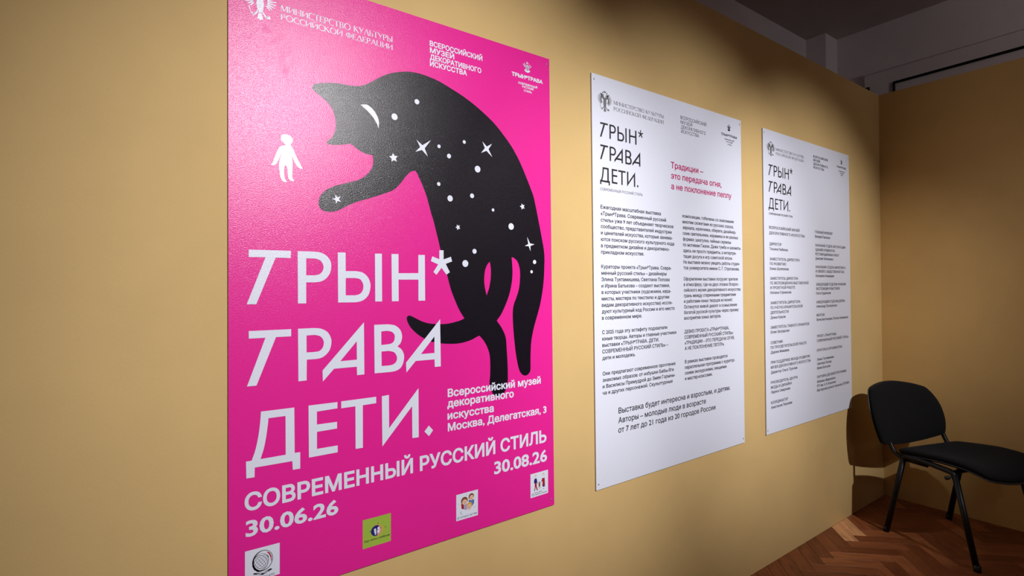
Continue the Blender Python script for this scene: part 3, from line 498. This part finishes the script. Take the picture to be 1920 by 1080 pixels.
p1 = poster(0, P1C, 'bright pink exhibition poster with a big black starry cat', 'exhibition posters on the ochre wall', M['pink_panel'])
p2 = poster(1, RECT, 'white text poster with a pink motto, between the pink poster and the other white one', 'exhibition posters on the ochre wall', M['white_print'])
p3 = poster(2, RECT, 'white poster with a two-column list of names, nearest the black chair', 'exhibition posters on the ochre wall', M['white_print'])

# --- the pink poster
P = Print(); P.poly([catmull(CAT[0], 4), catmull(CAT[1], 4)]); cat = P.build('cat_figure', M['black_print'], p1, 0.15)
cat['label'] = 'black leaping cat silhouette'
for x, z, r in DOTS:
    P = Print(); P.disc((x, z), r*0.92); P.build('dot', M['white_print'], cat, 0.35)
for c, *tips in STAR4:
    P = Print(); pts = []
    for k in range(4):
        a = Vector(tips[k]); b = Vector(tips[(k+1) % 4]); cc = Vector(c)
        pts.append(tuple(a)); mdir = ((a-cc).normalized()+(b-cc).normalized()); mdir.normalize()
        pts.append(tuple(cc+mdir*min((a-cc).length, (b-cc).length)*0.26))
    P.poly([pts]); P.build('star', M['white_print'], cat, 0.35)
for cx, cz, dx, dz, inn in STAR5:
    P = Print(); r = sqrt(dx*dx+dz*dz); a0 = math.atan2(dz, dx)
    P.poly([[(cx+cos(a0+k*pi/5)*(r if k % 2 == 0 else r*inn), cz+sin(a0+k*pi/5)*(r if k % 2 == 0 else r*inn)) for k in range(10)]])
    P.build('star', M['white_print'], cat, 0.35)
P = Print(); P.poly([catmull(MOON[0], 5)]); P.build('crescent', M['white_print'], cat, 0.35)
P = Print(); P.poly([catmull(CHILD[0], 4)]); P.build('child_figure', M['white_print'], p1, 0.25)
for row in ('1', '2', '3'):
    P = Print()
    for lt in TITLE[row]: P.poly([catmull(l, 5) for l in lt])
    P.build('title_lettering', M['white_print'], p1, 0.55)
def texts(key, name, mat, parent, y=0.4, serif=False):
    """each printed line is a part of its own; lines without a measured width share the block's letter width"""
    rows = TEXT[key]; sx = []; out = None
    if not serif:
        for s, x, z, cap, wd, bold in rows:
            if wd:
                xs = [p[0] for p in glyphs(s, bold)[0]]; sx.append(wd/(max(xs)-min(xs))/cap)
    for s, x, z, cap, wd, bold in rows:
        P = Print()
        if serif: serif_line(P, s, x, z, cap, wd)
        else:
            if not wd:
                xs = [p[0] for p in glyphs(s, bold)[0]]; wd = sum(sx)/len(sx)*cap*(max(xs)-min(xs))
            text_block(P, [[s, x, z, cap, wd, bold]])
        o = P.build(name, mat, parent, y); out = out or o
    return out

def eagle(P, bx):
    """crowned double-headed eagle, drawn in a unit box and fitted to bx"""
    x0, z0, x1, z1 = bx; W = x1-x0; H = z1-z0
    def q(x, z): return (x0+x*W, z0+z*H)
    for s in (1, -1):
        def m(x, z): return q(0.5+s*x, z)
        def pl(pts): P.poly([[m(*p) for p in pts]])
        pl([(0, .66), (.07, .68), (.10, .60), (.12, .45), (.09, .30), (.05, .22), (0, .20)])          # body
        pl([(.04, .66), (.07, .76), (.11, .82), (.17, .84), (.22, .80), (.27, .79), (.22, .76), (.17, .76), (.14, .72), (.12, .64), (.08, .60)])  # neck, head, beak
        pl([(.11, .86), (.19, .86), (.21, .91), (.17, .90), (.15, .93), (.13, .90), (.10, .91)])        # small crown
        for k in range(9):                                                                     # wing feathers
            a = radians(78-k*17); r0 = .12; r1 = .35+.06*sin(k*0.5)
            cx, cz = .16, .56
            p0 = (cx+cos(a)*r0*.6, cz+sin(a)*r0); p1_ = (cx+cos(a)*r1*.93, cz+sin(a)*r1*.82)
            P.line(m(*p0), m(*p1_), W*.055, w2=W*.03)
        P.path([m(.13, .60), m(.24, .80), m(.32, .84)], W*.05)
        P.line(m(.06, .26), m(.19, .13), W*.05); P.line(m(.19, .14), m(.26, .17), W*.03); P.line(m(.19, .13), m(.24, .09), W*.03)   # leg, claws
        pl([(0, .22), (.06, .18), (.10, .03), (.05, .05), (0, 0)])                               # tail
    P.poly([[q(.42, .90), q(.58, .90), q(.62, .98), q(.55, .955), q(.5, 1.0), q(.45, .955), q(.38, .98)]])
    P.line(q(.24, .12), q(.14, .34), W*.025); P.disc(q(.78, .14), W*.05, n=12)

def bloom(P, bx):
    """sprig mark: crossing leaves over a hatched bulb"""
    x0, z0, x1, z1 = bx; W = x1-x0; H = z1-z0
    def q(x, z): return (x0+x*W, z0+z*H)
    for a, b in (((.32, .30), (.86, .78)), ((.46, .22), (.98, .68)), ((.24, .42), (.66, .90)), ((.68, .30), (.14, .80)), ((.54, .22), (.02, .70)), ((.76, .42), (.38, .92))):
        P.line(q(*a), q(*b), W*.085, w2=W*.05)
    P.poly([[q(.5+.33*cos(radians(t)), .24+.24*sin(radians(t))) for t in range(180, 361, 15)]])
    P.line(q(.5, .5), q(.5, 1.0), W*.07)

P = Print(); eagle(P, EAGLE[0]); P.build('coat_of_arms', M['white_print'], p1, 0.3)
P = Print(); bloom(P, BLOOM[0]); P.build('sprig_emblem', M['white_print'], p1, 0.3)
texts('p1_min', 'ministry_lettering', M['white_print'], p1, serif=True)
texts('p1_mus', 'museum_lettering', M['white_print'], p1)
texts('p1_logo', 'logo_lettering', M['white_print'], p1)
texts('p1_venue', 'venue_lettering', M['white_print'], p1)
texts('p1_style', 'subtitle_lettering', M['white_print'], p1)
texts('p1_dates', 'date_lettering', M['white_print'], p1)

# --- four partner badges along the lower edge: unit square art
def badge(Q, mat, label):
    P = Print(); P.poly([Q]); o = P.build('partner_badge', mat, p1, 0.2); o['label'] = label
    a, b, c, d = [Vector(p) for p in (Q[0], Q[1], Q[2], Q[3])]       # TL TR BR BL
    def q(u, v): t = a*(1-u)+b*u; bt = d*(1-u)+c*u; return tuple(bt*(1-v)+t*v)
    return o, q
def art(o, name, mat, y, fn):
    P = Print(); fn(P); P.build(name, mat, o, y)
def upoly(P, q, pts): P.poly([[q(*p) for p in pts]])
def ell(cx, cy, rx, ry, n=18, a0=0, a1=360): return [(cx+rx*cos(radians(a0+(a1-a0)*k/n)), cy+ry*sin(radians(a0+(a1-a0)*k/n))) for k in range(n if a1-a0 == 360 else n+1)]
def ucres(P, q, c0, r0, c1, r1):                                      # disc minus an inner disc
    P.poly([[q(*p) for p in ell(*c0, *r0, 32)], [q(*p) for p in ell(*c1, *r1, 32)]])

o, q = badge(LOGOQ[0], M['white_print'], 'white badge with a globe')
def fn(P):
    ucres(P, q, (.50, .58), (.300, .325), (.515, .585), (.268, .300))
    ucres(P, q, (.445, .55), (.235, .265), (.448, .553), (.222, .252))
    W = 75
    for r in (0.35, 0.75):
        for ang in (35, -55):
            pts = []
            for s_ in (-1, 1):
                pts = [(.447+cos(radians(ang))*r*s_*.22*cos(t)-sin(radians(ang))*.25*sin(t), .552+sin(radians(ang))*r*s_*.22*cos(t)+cos(radians(ang))*.25*sin(t)) for t in [(-pi/2+pi*k/10) for k in range(11)]]
                P.path([q(*p) for p in pts], 0.7)
    for ang in (35, -55): P.line(q(.447-.25*sin(radians(ang)), .552+.25*cos(radians(ang))), q(.447+.25*sin(radians(ang)), .552-.25*cos(radians(ang))), 0.7)
    P.poly([[q(*p) for p in [(.22, .235), (.26, .27), (.5, .205), (.74, .27), (.78, .225), (.5, .135)]]])
    P.poly([[q(*p) for p in [(.20, .50), (.26, .36), (.36, .27), (.45, .255), (.36, .33), (.28, .42), (.25, .52)]]])
art(o, 'globe_mark', M['ink'], 0.4, fn)
art(o, 'red_crescent', M['red_print'], 0.35, lambda P: upoly(P, q, [(.60, .84), (.70, .78), (.755, .66), (.765, .54), (.74, .46), (.74, .58), (.70, .70), (.64, .79)]))
def fn(P):
    a = q(.34, .178); b = q(.66, .178)
    text_block(P, [['МIРЧАЕ', a[0], a[1], 3.6, b[0]-a[0], .02]])
art(o, 'banner_lettering', M['white_print'], 0.6, fn)
def fn(P):
    a = q(.16, .045); b = q(.84, .045)
    text_block(P, [['КОЛЛЕКЦИЯ', a[0], a[1], 4.6, b[0]-a[0], .0]])
art(o, 'badge_lettering', M['ink'], 0.4, fn)

o, q = badge(LOGOQ[1], M['green_print'], 'green badge with a round blue and orange mark')
art(o, 'blue_half', M['navy_print'], 0.35, lambda P: upoly(P, q, ell(.47, .52, .185, .185, 32)))
art(o, 'rose_half', M['rose_print'], 0.4, lambda P: upoly(P, q, [(.60, .655), (.655, .52), (.62, .41), (.52, .338), (.50, .335), (.53, .45), (.57, .55), (.55, .66)]))
art(o, 'yellow_arc', M['blonde_print'], 0.33, lambda P: ucres(P, q, (.50, .525), (.215, .21), (.475, .52), (.195, .195)))
def fn(P):
    for cx, cy in ((.43, .56), (.55, .585)): upoly(P, q, ell(cx, cy, .04, .045, 12))
    upoly(P, q, [(.40, .52), (.47, .52), (.47, .38), (.42, .38), (.43, .45), (.40, .45)])
    upoly(P, q, [(.50, .53), (.60, .54), (.58, .42), (.56, .39), (.54, .45), (.51, .39)])
art(o, 'family_mark', M['white_print'], 0.55, fn)
def fn(P):
    a = q(.05, .21); b = q(.95, .21)
    text_block(P, [['Буду читать с ребёнком', a[0], a[1], 5.2, b[0]-a[0], .02]], italic=.25)
    for c in ((.80, .56), (.54, .76), (.26, .54)): upoly(P, q, ell(*c, .015, .02, 8))
art(o, 'badge_lettering', M['ink'], 0.4, fn)

o, q = badge(LOGOQ[2], M['white_print'], 'white badge with three drawn children')
def fn(P):
    for pts in ([(.10, .62), (.05, .72), (.14, .60), (.24, .50)], [(.86, .66), (.95, .78), (.84, .60)], [(.25, .83), (.18, .90), (.30, .80)], [(.45, .88), (.46, .98), (.50, .88)], [(.80, .36), (.93, .42), (.78, .30)], [(.20, .36), (.17, .24), (.28, .17), (.24, .26)]): upoly(P, q, pts)
art(o, 'torn_paper_edge', M['pale_print'], 0.33, fn)
art(o, 'hair_back', M['brown_print'], 0.36, lambda P: (upoly(P, q, ell(.37, .70, .155, .15, 20)), upoly(P, q, ell(.69, .79, .13, .13, 20))))
art(o, 'blue_clothes', M['blue_print'], 0.34, lambda P: upoly(P, q, [(.55, .68), (.82, .66), (.82, .52), (.74, .42), (.60, .50)]))
art(o, 'red_clothes', M['red_print'], 0.35, lambda P: upoly(P, q, [(.22, .62), (.34, .56), (.34, .38), (.24, .42)]))
art(o, 'lilac_clothes', M['lilac_print'], 0.36, lambda P: upoly(P, q, [(.34, .56), (.48, .58), (.50, .38), (.46, .32), (.34, .38)]))
art(o, 'hair_front', M['blonde_print'], 0.4, lambda P: upoly(P, q, ell(.60, .47, .13, .13, 20)))
art(o, 'faces', M['skin_print'], 0.45, lambda P: [upoly(P, q, ell(*c, 18)) for c in ((.38, .65, .115, .105), (.70, .75, .10, .10), (.59, .41, .105, .105))])
def fn(P):
    for cx, cy in ((.38, .66), (.70, .76), (.59, .42)):
        for s_ in (-1, 1): upoly(P, q, ell(cx+s_*.04, cy+.01, .012, .017, 8))
        upoly(P, q, [(cx-.035, cy-.04), (cx+.035, cy-.035), (cx+.01, cy-.06)])
    a = q(.16, .065); b = q(.95, .065)
    text_block(P, [['ЛУЧШЕЕ ДЕТЯМ', a[0], a[1], 4.6, b[0]-a[0], .0]])
art(o, 'badge_lettering', M['navy_print'], 0.6, fn)
art(o, 'round_mark', M['teal_print'], 0.4, lambda P: ucres(P, q, (.09, .09), (.045, .045), (.09, .09), (.025, .025)))

o, q = badge(LOGOQ[3], M['white_print'], 'white badge with a drawn family holding hands')
def fn(P):
    upoly(P, q, [(.24, .60), (.34, .60), (.35, .42), (.40, .28), (.34, .27), (.29, .42), (.25, .27), (.21, .28), (.24, .42)])
    upoly(P, q, [(.66, .70), (.80, .70), (.82, .36), (.66, .36), (.68, .55), (.62, .60)])
art(o, 'red_clothes', M['red_print'], 0.4, fn)
def fn(P):
    upoly(P, q, [(.23, .77), (.34, .77), (.38, .62), (.35, .57), (.22, .57), (.19, .64)])
    P.line(q(.70, .36), q(.80, .36), 6); P.line(q(.72, .24), q(.76, .24), 2)
    for x in (.21, .37): P.line(q(x, .28), q(x+.03, .26), 3)
    P.line(q(.34, .60), q(.44, .52), 1.4); P.line(q(.56, .52), q(.66, .64), 1.4)
art(o, 'blue_clothes', M['navy_print'], 0.42, fn)
art(o, 'child_drawing', M['brown_print'], 0.42, lambda P: (upoly(P, q, ell(.50, .56, .035, .04, 12)), upoly(P, q, [(.45, .52), (.55, .52), (.54, .38), (.46, .38)]), P.line(q(.47, .38), q(.46, .30), 1.3), P.line(q(.53, .38), q(.54, .30), 1.3)))
art(o, 'hair', M['blonde_print'], 0.4, lambda P: (ucres(P, q, (.29, .86), (.055, .06), (.295, .845), (.04, .045)), ucres(P, q, (.73, .84), (.06, .07), (.725, .825), (.045, .05))))
def fn(P):
    a = q(.22, .15); b = q(.66, .15); text_block(P, [['Наши семьи:', a[0], a[1], 3.2, b[0]-a[0], .02]])
    a = q(.22, .07); b = q(.93, .07); text_block(P, [['семейные и близкие', a[0], a[1], 3.2, b[0]-a[0], .02]])
art(o, 'badge_lettering', M['ink'], 0.4, fn)
art(o, 'round_mark', M['teal_print'], 0.4, lambda P: ucres(P, q, (.13, .11), (.05, .055), (.13, .11), (.028, .03)))

# --- the two white posters
def thin_title(TF, parent, d):
    ax, bx_, az, bz = TF
    for row in ('1', '2', '3'):
        P = Print()
        for lt in TITLE[row]:
            loops = []
            for k, l in enumerate(lt):
                pts = [tuple(p) for p in catmull(l, 3)]
                pts = inset(pts, d) if k == 0 else inset(pts, -d)
                loops.append(pts)
            P.poly([[((p[0])*ax+bx_, (p[1])*az+bz) for p in l] for l in loops])
        P.build('title_lettering', M['ink'], parent, 0.3)
for i, (pp, pre) in enumerate(((p2, 'p2'), (p3, 'p3'))):
    P = Print(); eagle(P, EAGLE[i+1]); P.build('coat_of_arms', M['grey_ink'], pp, 0.25)
    P = Print(); bloom(P, BLOOM[i+1]); P.build('sprig_emblem', M['ink'], pp, 0.25)
    texts(pre+'_min', 'ministry_lettering', M['grey_ink'], pp, 0.25, serif=True)
    texts(pre+'_mus', 'museum_lettering', M['ink'], pp, 0.25)
    texts(pre+'_logo', 'logo_lettering', M['ink'], pp, 0.25)
    texts(pre+'_style', 'subtitle_lettering', M['ink'], pp, 0.25)
thin_title(TF2, p2, 1.3); thin_title(TF3, p3, 1.3)
texts('p2_motto', 'motto_lettering', M['magenta_ink'], p2, 0.25)
for o in p2.children:
    if o.name.startswith('motto_lettering'): o['label'] = 'pink motto lettering'
texts('p2_left', 'text_line', M['ink'], p2, 0.25)
texts('p2_right', 'text_line', M['ink'], p2, 0.25)
texts('p2_bold', 'closing_lettering', M['ink'], p2, 0.25)
texts('p3_left', 'text_line', M['ink'], p3, 0.25)
texts('p3_right', 'text_line', M['ink'], p3, 0.25)

# ------------------------------------------------------------------ the visitor chair
def tube(name, pts, r, mat, parent, flat=1.0, seg=12):
    """swept tube through pts with rounded corners"""
    P3 = [Vector(p) for p in pts]; path = [P3[0]]
    for i in range(1, len(P3)-1):
        a, b, c = P3[i-1], P3[i], P3[i+1]; d = min(0.035, (b-a).length*.45, (c-b).length*.45)
        s_ = b+(a-b).normalized()*d; e_ = b+(c-b).normalized()*d
        for k in range(6):
            t = k/5; path.append(s_*(1-t)**2+b*2*t*(1-t)+e_*t*t)
    path.append(P3[-1])
    bm = bmesh.new(); rings = []
    side = Vector((1, 0, 0))
    for i, p in enumerate(path):
        d = (path[min(i+1, len(path)-1)]-path[max(i-1, 0)]).normalized()
        s1 = side if abs(d.x) < 0.7 else Vector((0, 1, 0))
        u = (s1-d*s1.dot(d)).normalized(); v = d.cross(u)
        rings.append([bm.verts.new(p+u*r*flat*cos(2*pi*k/seg)+v*r*sin(2*pi*k/seg)) for k in range(seg)])
    for a, b in zip(rings, rings[1:]):
        for k in range(seg): bm.faces.new((a[k], a[(k+1) % seg], b[(k+1) % seg], b[k]))
    bm.faces.new(rings[0][::-1]); bm.faces.new(rings[-1])
    bmesh.ops.recalc_face_normals(bm, faces=bm.faces[:])
    return link(name, mesh_of(name, bm, True), mat, parent)
def sheet(name, fn, nu, nv, thick, mat, parent, both=True):
    """closed pad: fn(u, v) gives a point on the mid surface and fn2 its outward normal; edges rounded"""
    bm = bmesh.new(); A = []; B = []
    for i in range(nu+1):
        ra = []; rb = []
        for j in range(nv+1):
            u = i/nu*2-1; v = j/nv*2-1
            p, n, t = fn(u, v)
            ra.append(bm.verts.new(p+n*t*thick/2)); rb.append(bm.verts.new(p-n*t*thick/2))
        A.append(ra); B.append(rb)
    for i in range(nu):
        for j in range(nv):
            bm.faces.new((A[i][j], A[i+1][j], A[i+1][j+1], A[i][j+1])); bm.faces.new((B[i][j], B[i][j+1], B[i+1][j+1], B[i+1][j]))
    rim = [(i, 0) for i in range(nu)]+[(nu, j) for j in range(nv)]+[(i, nv) for i in range(nu, 0, -1)]+[(0, j) for j in range(nv, 0, -1)]
    for k in range(len(rim)):
        a = rim[k]; b = rim[(k+1) % len(rim)]
        bm.faces.new((A[a[0]][a[1]], A[b[0]][b[1]], B[b[0]][b[1]], B[a[0]][a[1]]))
    bmesh.ops.recalc_face_normals(bm, faces=bm.faces[:])
    o = link(name, mesh_of(name, bm, True), mat, parent)
    sb = o.modifiers.new('round', 'SUBSURF'); sb.levels = 1; sb.render_levels = 2
    return o
def squircle(u, v, k=0.42):
    """square grid to a rounded square"""
    return u*sqrt(1-k*v*v/2), v*sqrt(1-k*u*u/2)

CW, CDP = 0.485, 0.445                  # between the feet: across, front to back
chair = empty('visitor_chair', (3.40, -0.202, 0), math.atan2(-0.327, 0.945))
# local axes: +x to the far side of the chair, +y towards the wall; the sitter faces -y
tag(chair, 'black padded stacking chair with tubular legs in the corner', 'chair')
for side in (0, 1):
    x = side*CW; xi = x + (0.012 if side == 0 else -0.012)
    tube('leg', [(x, 0.0, 0.0), (xi, -0.092, 0.432)], 0.0135, M['black_metal'], chair)
    tube('leg', [(x, -CDP, 0.0), (xi, -0.345, 0.425)], 0.0135, M['black_metal'], chair)
    tube('side_rail', [(xi, -0.086, 0.405), (xi, -0.094, 0.443), (xi, -0.20, 0.445), (xi, -0.335, 0.432), (xi, -0.350, 0.400)], 0.0135, M['black_metal'], chair)
    bx = xi + (0.022 if side == 0 else -0.022)
    tube('back_upright', [(bx, -0.20, 0.423), (bx, -0.075, 0.420), (bx-0.003, -0.028, 0.440), (bx, 0.006, 0.50), (bx, 0.055, 0.64)], 0.0115, M['black_metal'], chair)
    for yy in (0.0, -CDP):
        bm = bmesh.new(); bmesh.ops.create_cone(bm, cap_ends=True, segments=14, radius1=0.0150, radius2=0.0148, depth=0.03)
        f = link('foot_cap', mesh_of('foot_cap', bm, True), M['black_plastic'], chair); f.location = (x, yy, 0.015)
tube('cross_bar', [(0.03, -0.12, 0.425), (CW-0.03, -0.12, 0.425)], 0.010, M['black_metal'], chair)
tube('cross_bar', [(0.03, -0.31, 0.420), (CW-0.03, -0.31, 0.420)], 0.010, M['black_metal'], chair)

def seat_surface(u, v):
    a, b = squircle(u, v, 0.34)
    x = CW/2+a*0.240; y = -0.265+b*0.235                # b = +1 at the back edge
    z = 0.459-0.012*max(0, b-0.3)**2+0.028*a*a*(1-0.85*max(0, b)) - 0.045*max(0, -b-0.35)**2*1.9 - 0.006*(1-a*a)*(1-b*b)
    edge = max(abs(u), abs(v)); t = 1.0-0.55*max(0, (edge-0.7)/0.3)**2
    return Vector((x, y, z)), Vector((0, 0, 1)), t
sheet('seat', seat_surface, 16, 16, 0.044, M['fabric'], chair)
def shell_surface(u, v):
    p, n, t = seat_surface(u*1.0, v*1.0); p = p.copy(); p.z -= 0.018; p.x += u*0.003; p.y += v*0.003
    return p, n, t
sheet('seat_shell', shell_surface, 14, 14, 0.020, M['black_plastic'], chair)
def back_surface(u, v, off=0.0):
    a, b = squircle(u, v, 0.38+0.22*max(0, v))
    hw = 0.263-0.008*b - 0.010*b*b
    x = CW/2-0.032+a*hw; z = 0.634+b*0.155-0.010*a*b+0.012*(1-a*a)*(1 if b > 0 else -1)*abs(b)
    y = 0.052+0.052*b-0.030*(a*a)+0.012*b*b+off          # concave towards the sitter
    edge = max(abs(u), abs(v)); t = 1.0-0.5*max(0, (edge-0.72)/0.28)**2
    return Vector((x, y, z)), Vector((-0.12*a, -1, 0.3)).normalized(), t
sheet('backrest', lambda u, v: back_surface(u, v), 16, 14, 0.040, M['fabric'], chair)
sheet('back_shell', lambda u, v: back_surface(u, v, 0.018), 14, 12, 0.016, M['black_plastic'], chair)
bm = bmesh.new(); bmesh.ops.create_cone(bm, cap_ends=True, segments=12, radius1=0.010, radius2=0.008, depth=0.02)
bmesh.ops.rotate(bm, verts=bm.verts, matrix=Matrix.Rotation(pi/2, 3, 'Y'))
kb = link('bumper', mesh_of('bumper', bm, True), M['black_plastic'], chair); kb.location = (-0.008, -0.325, 0.405)
bpy.context.view_layer.update()
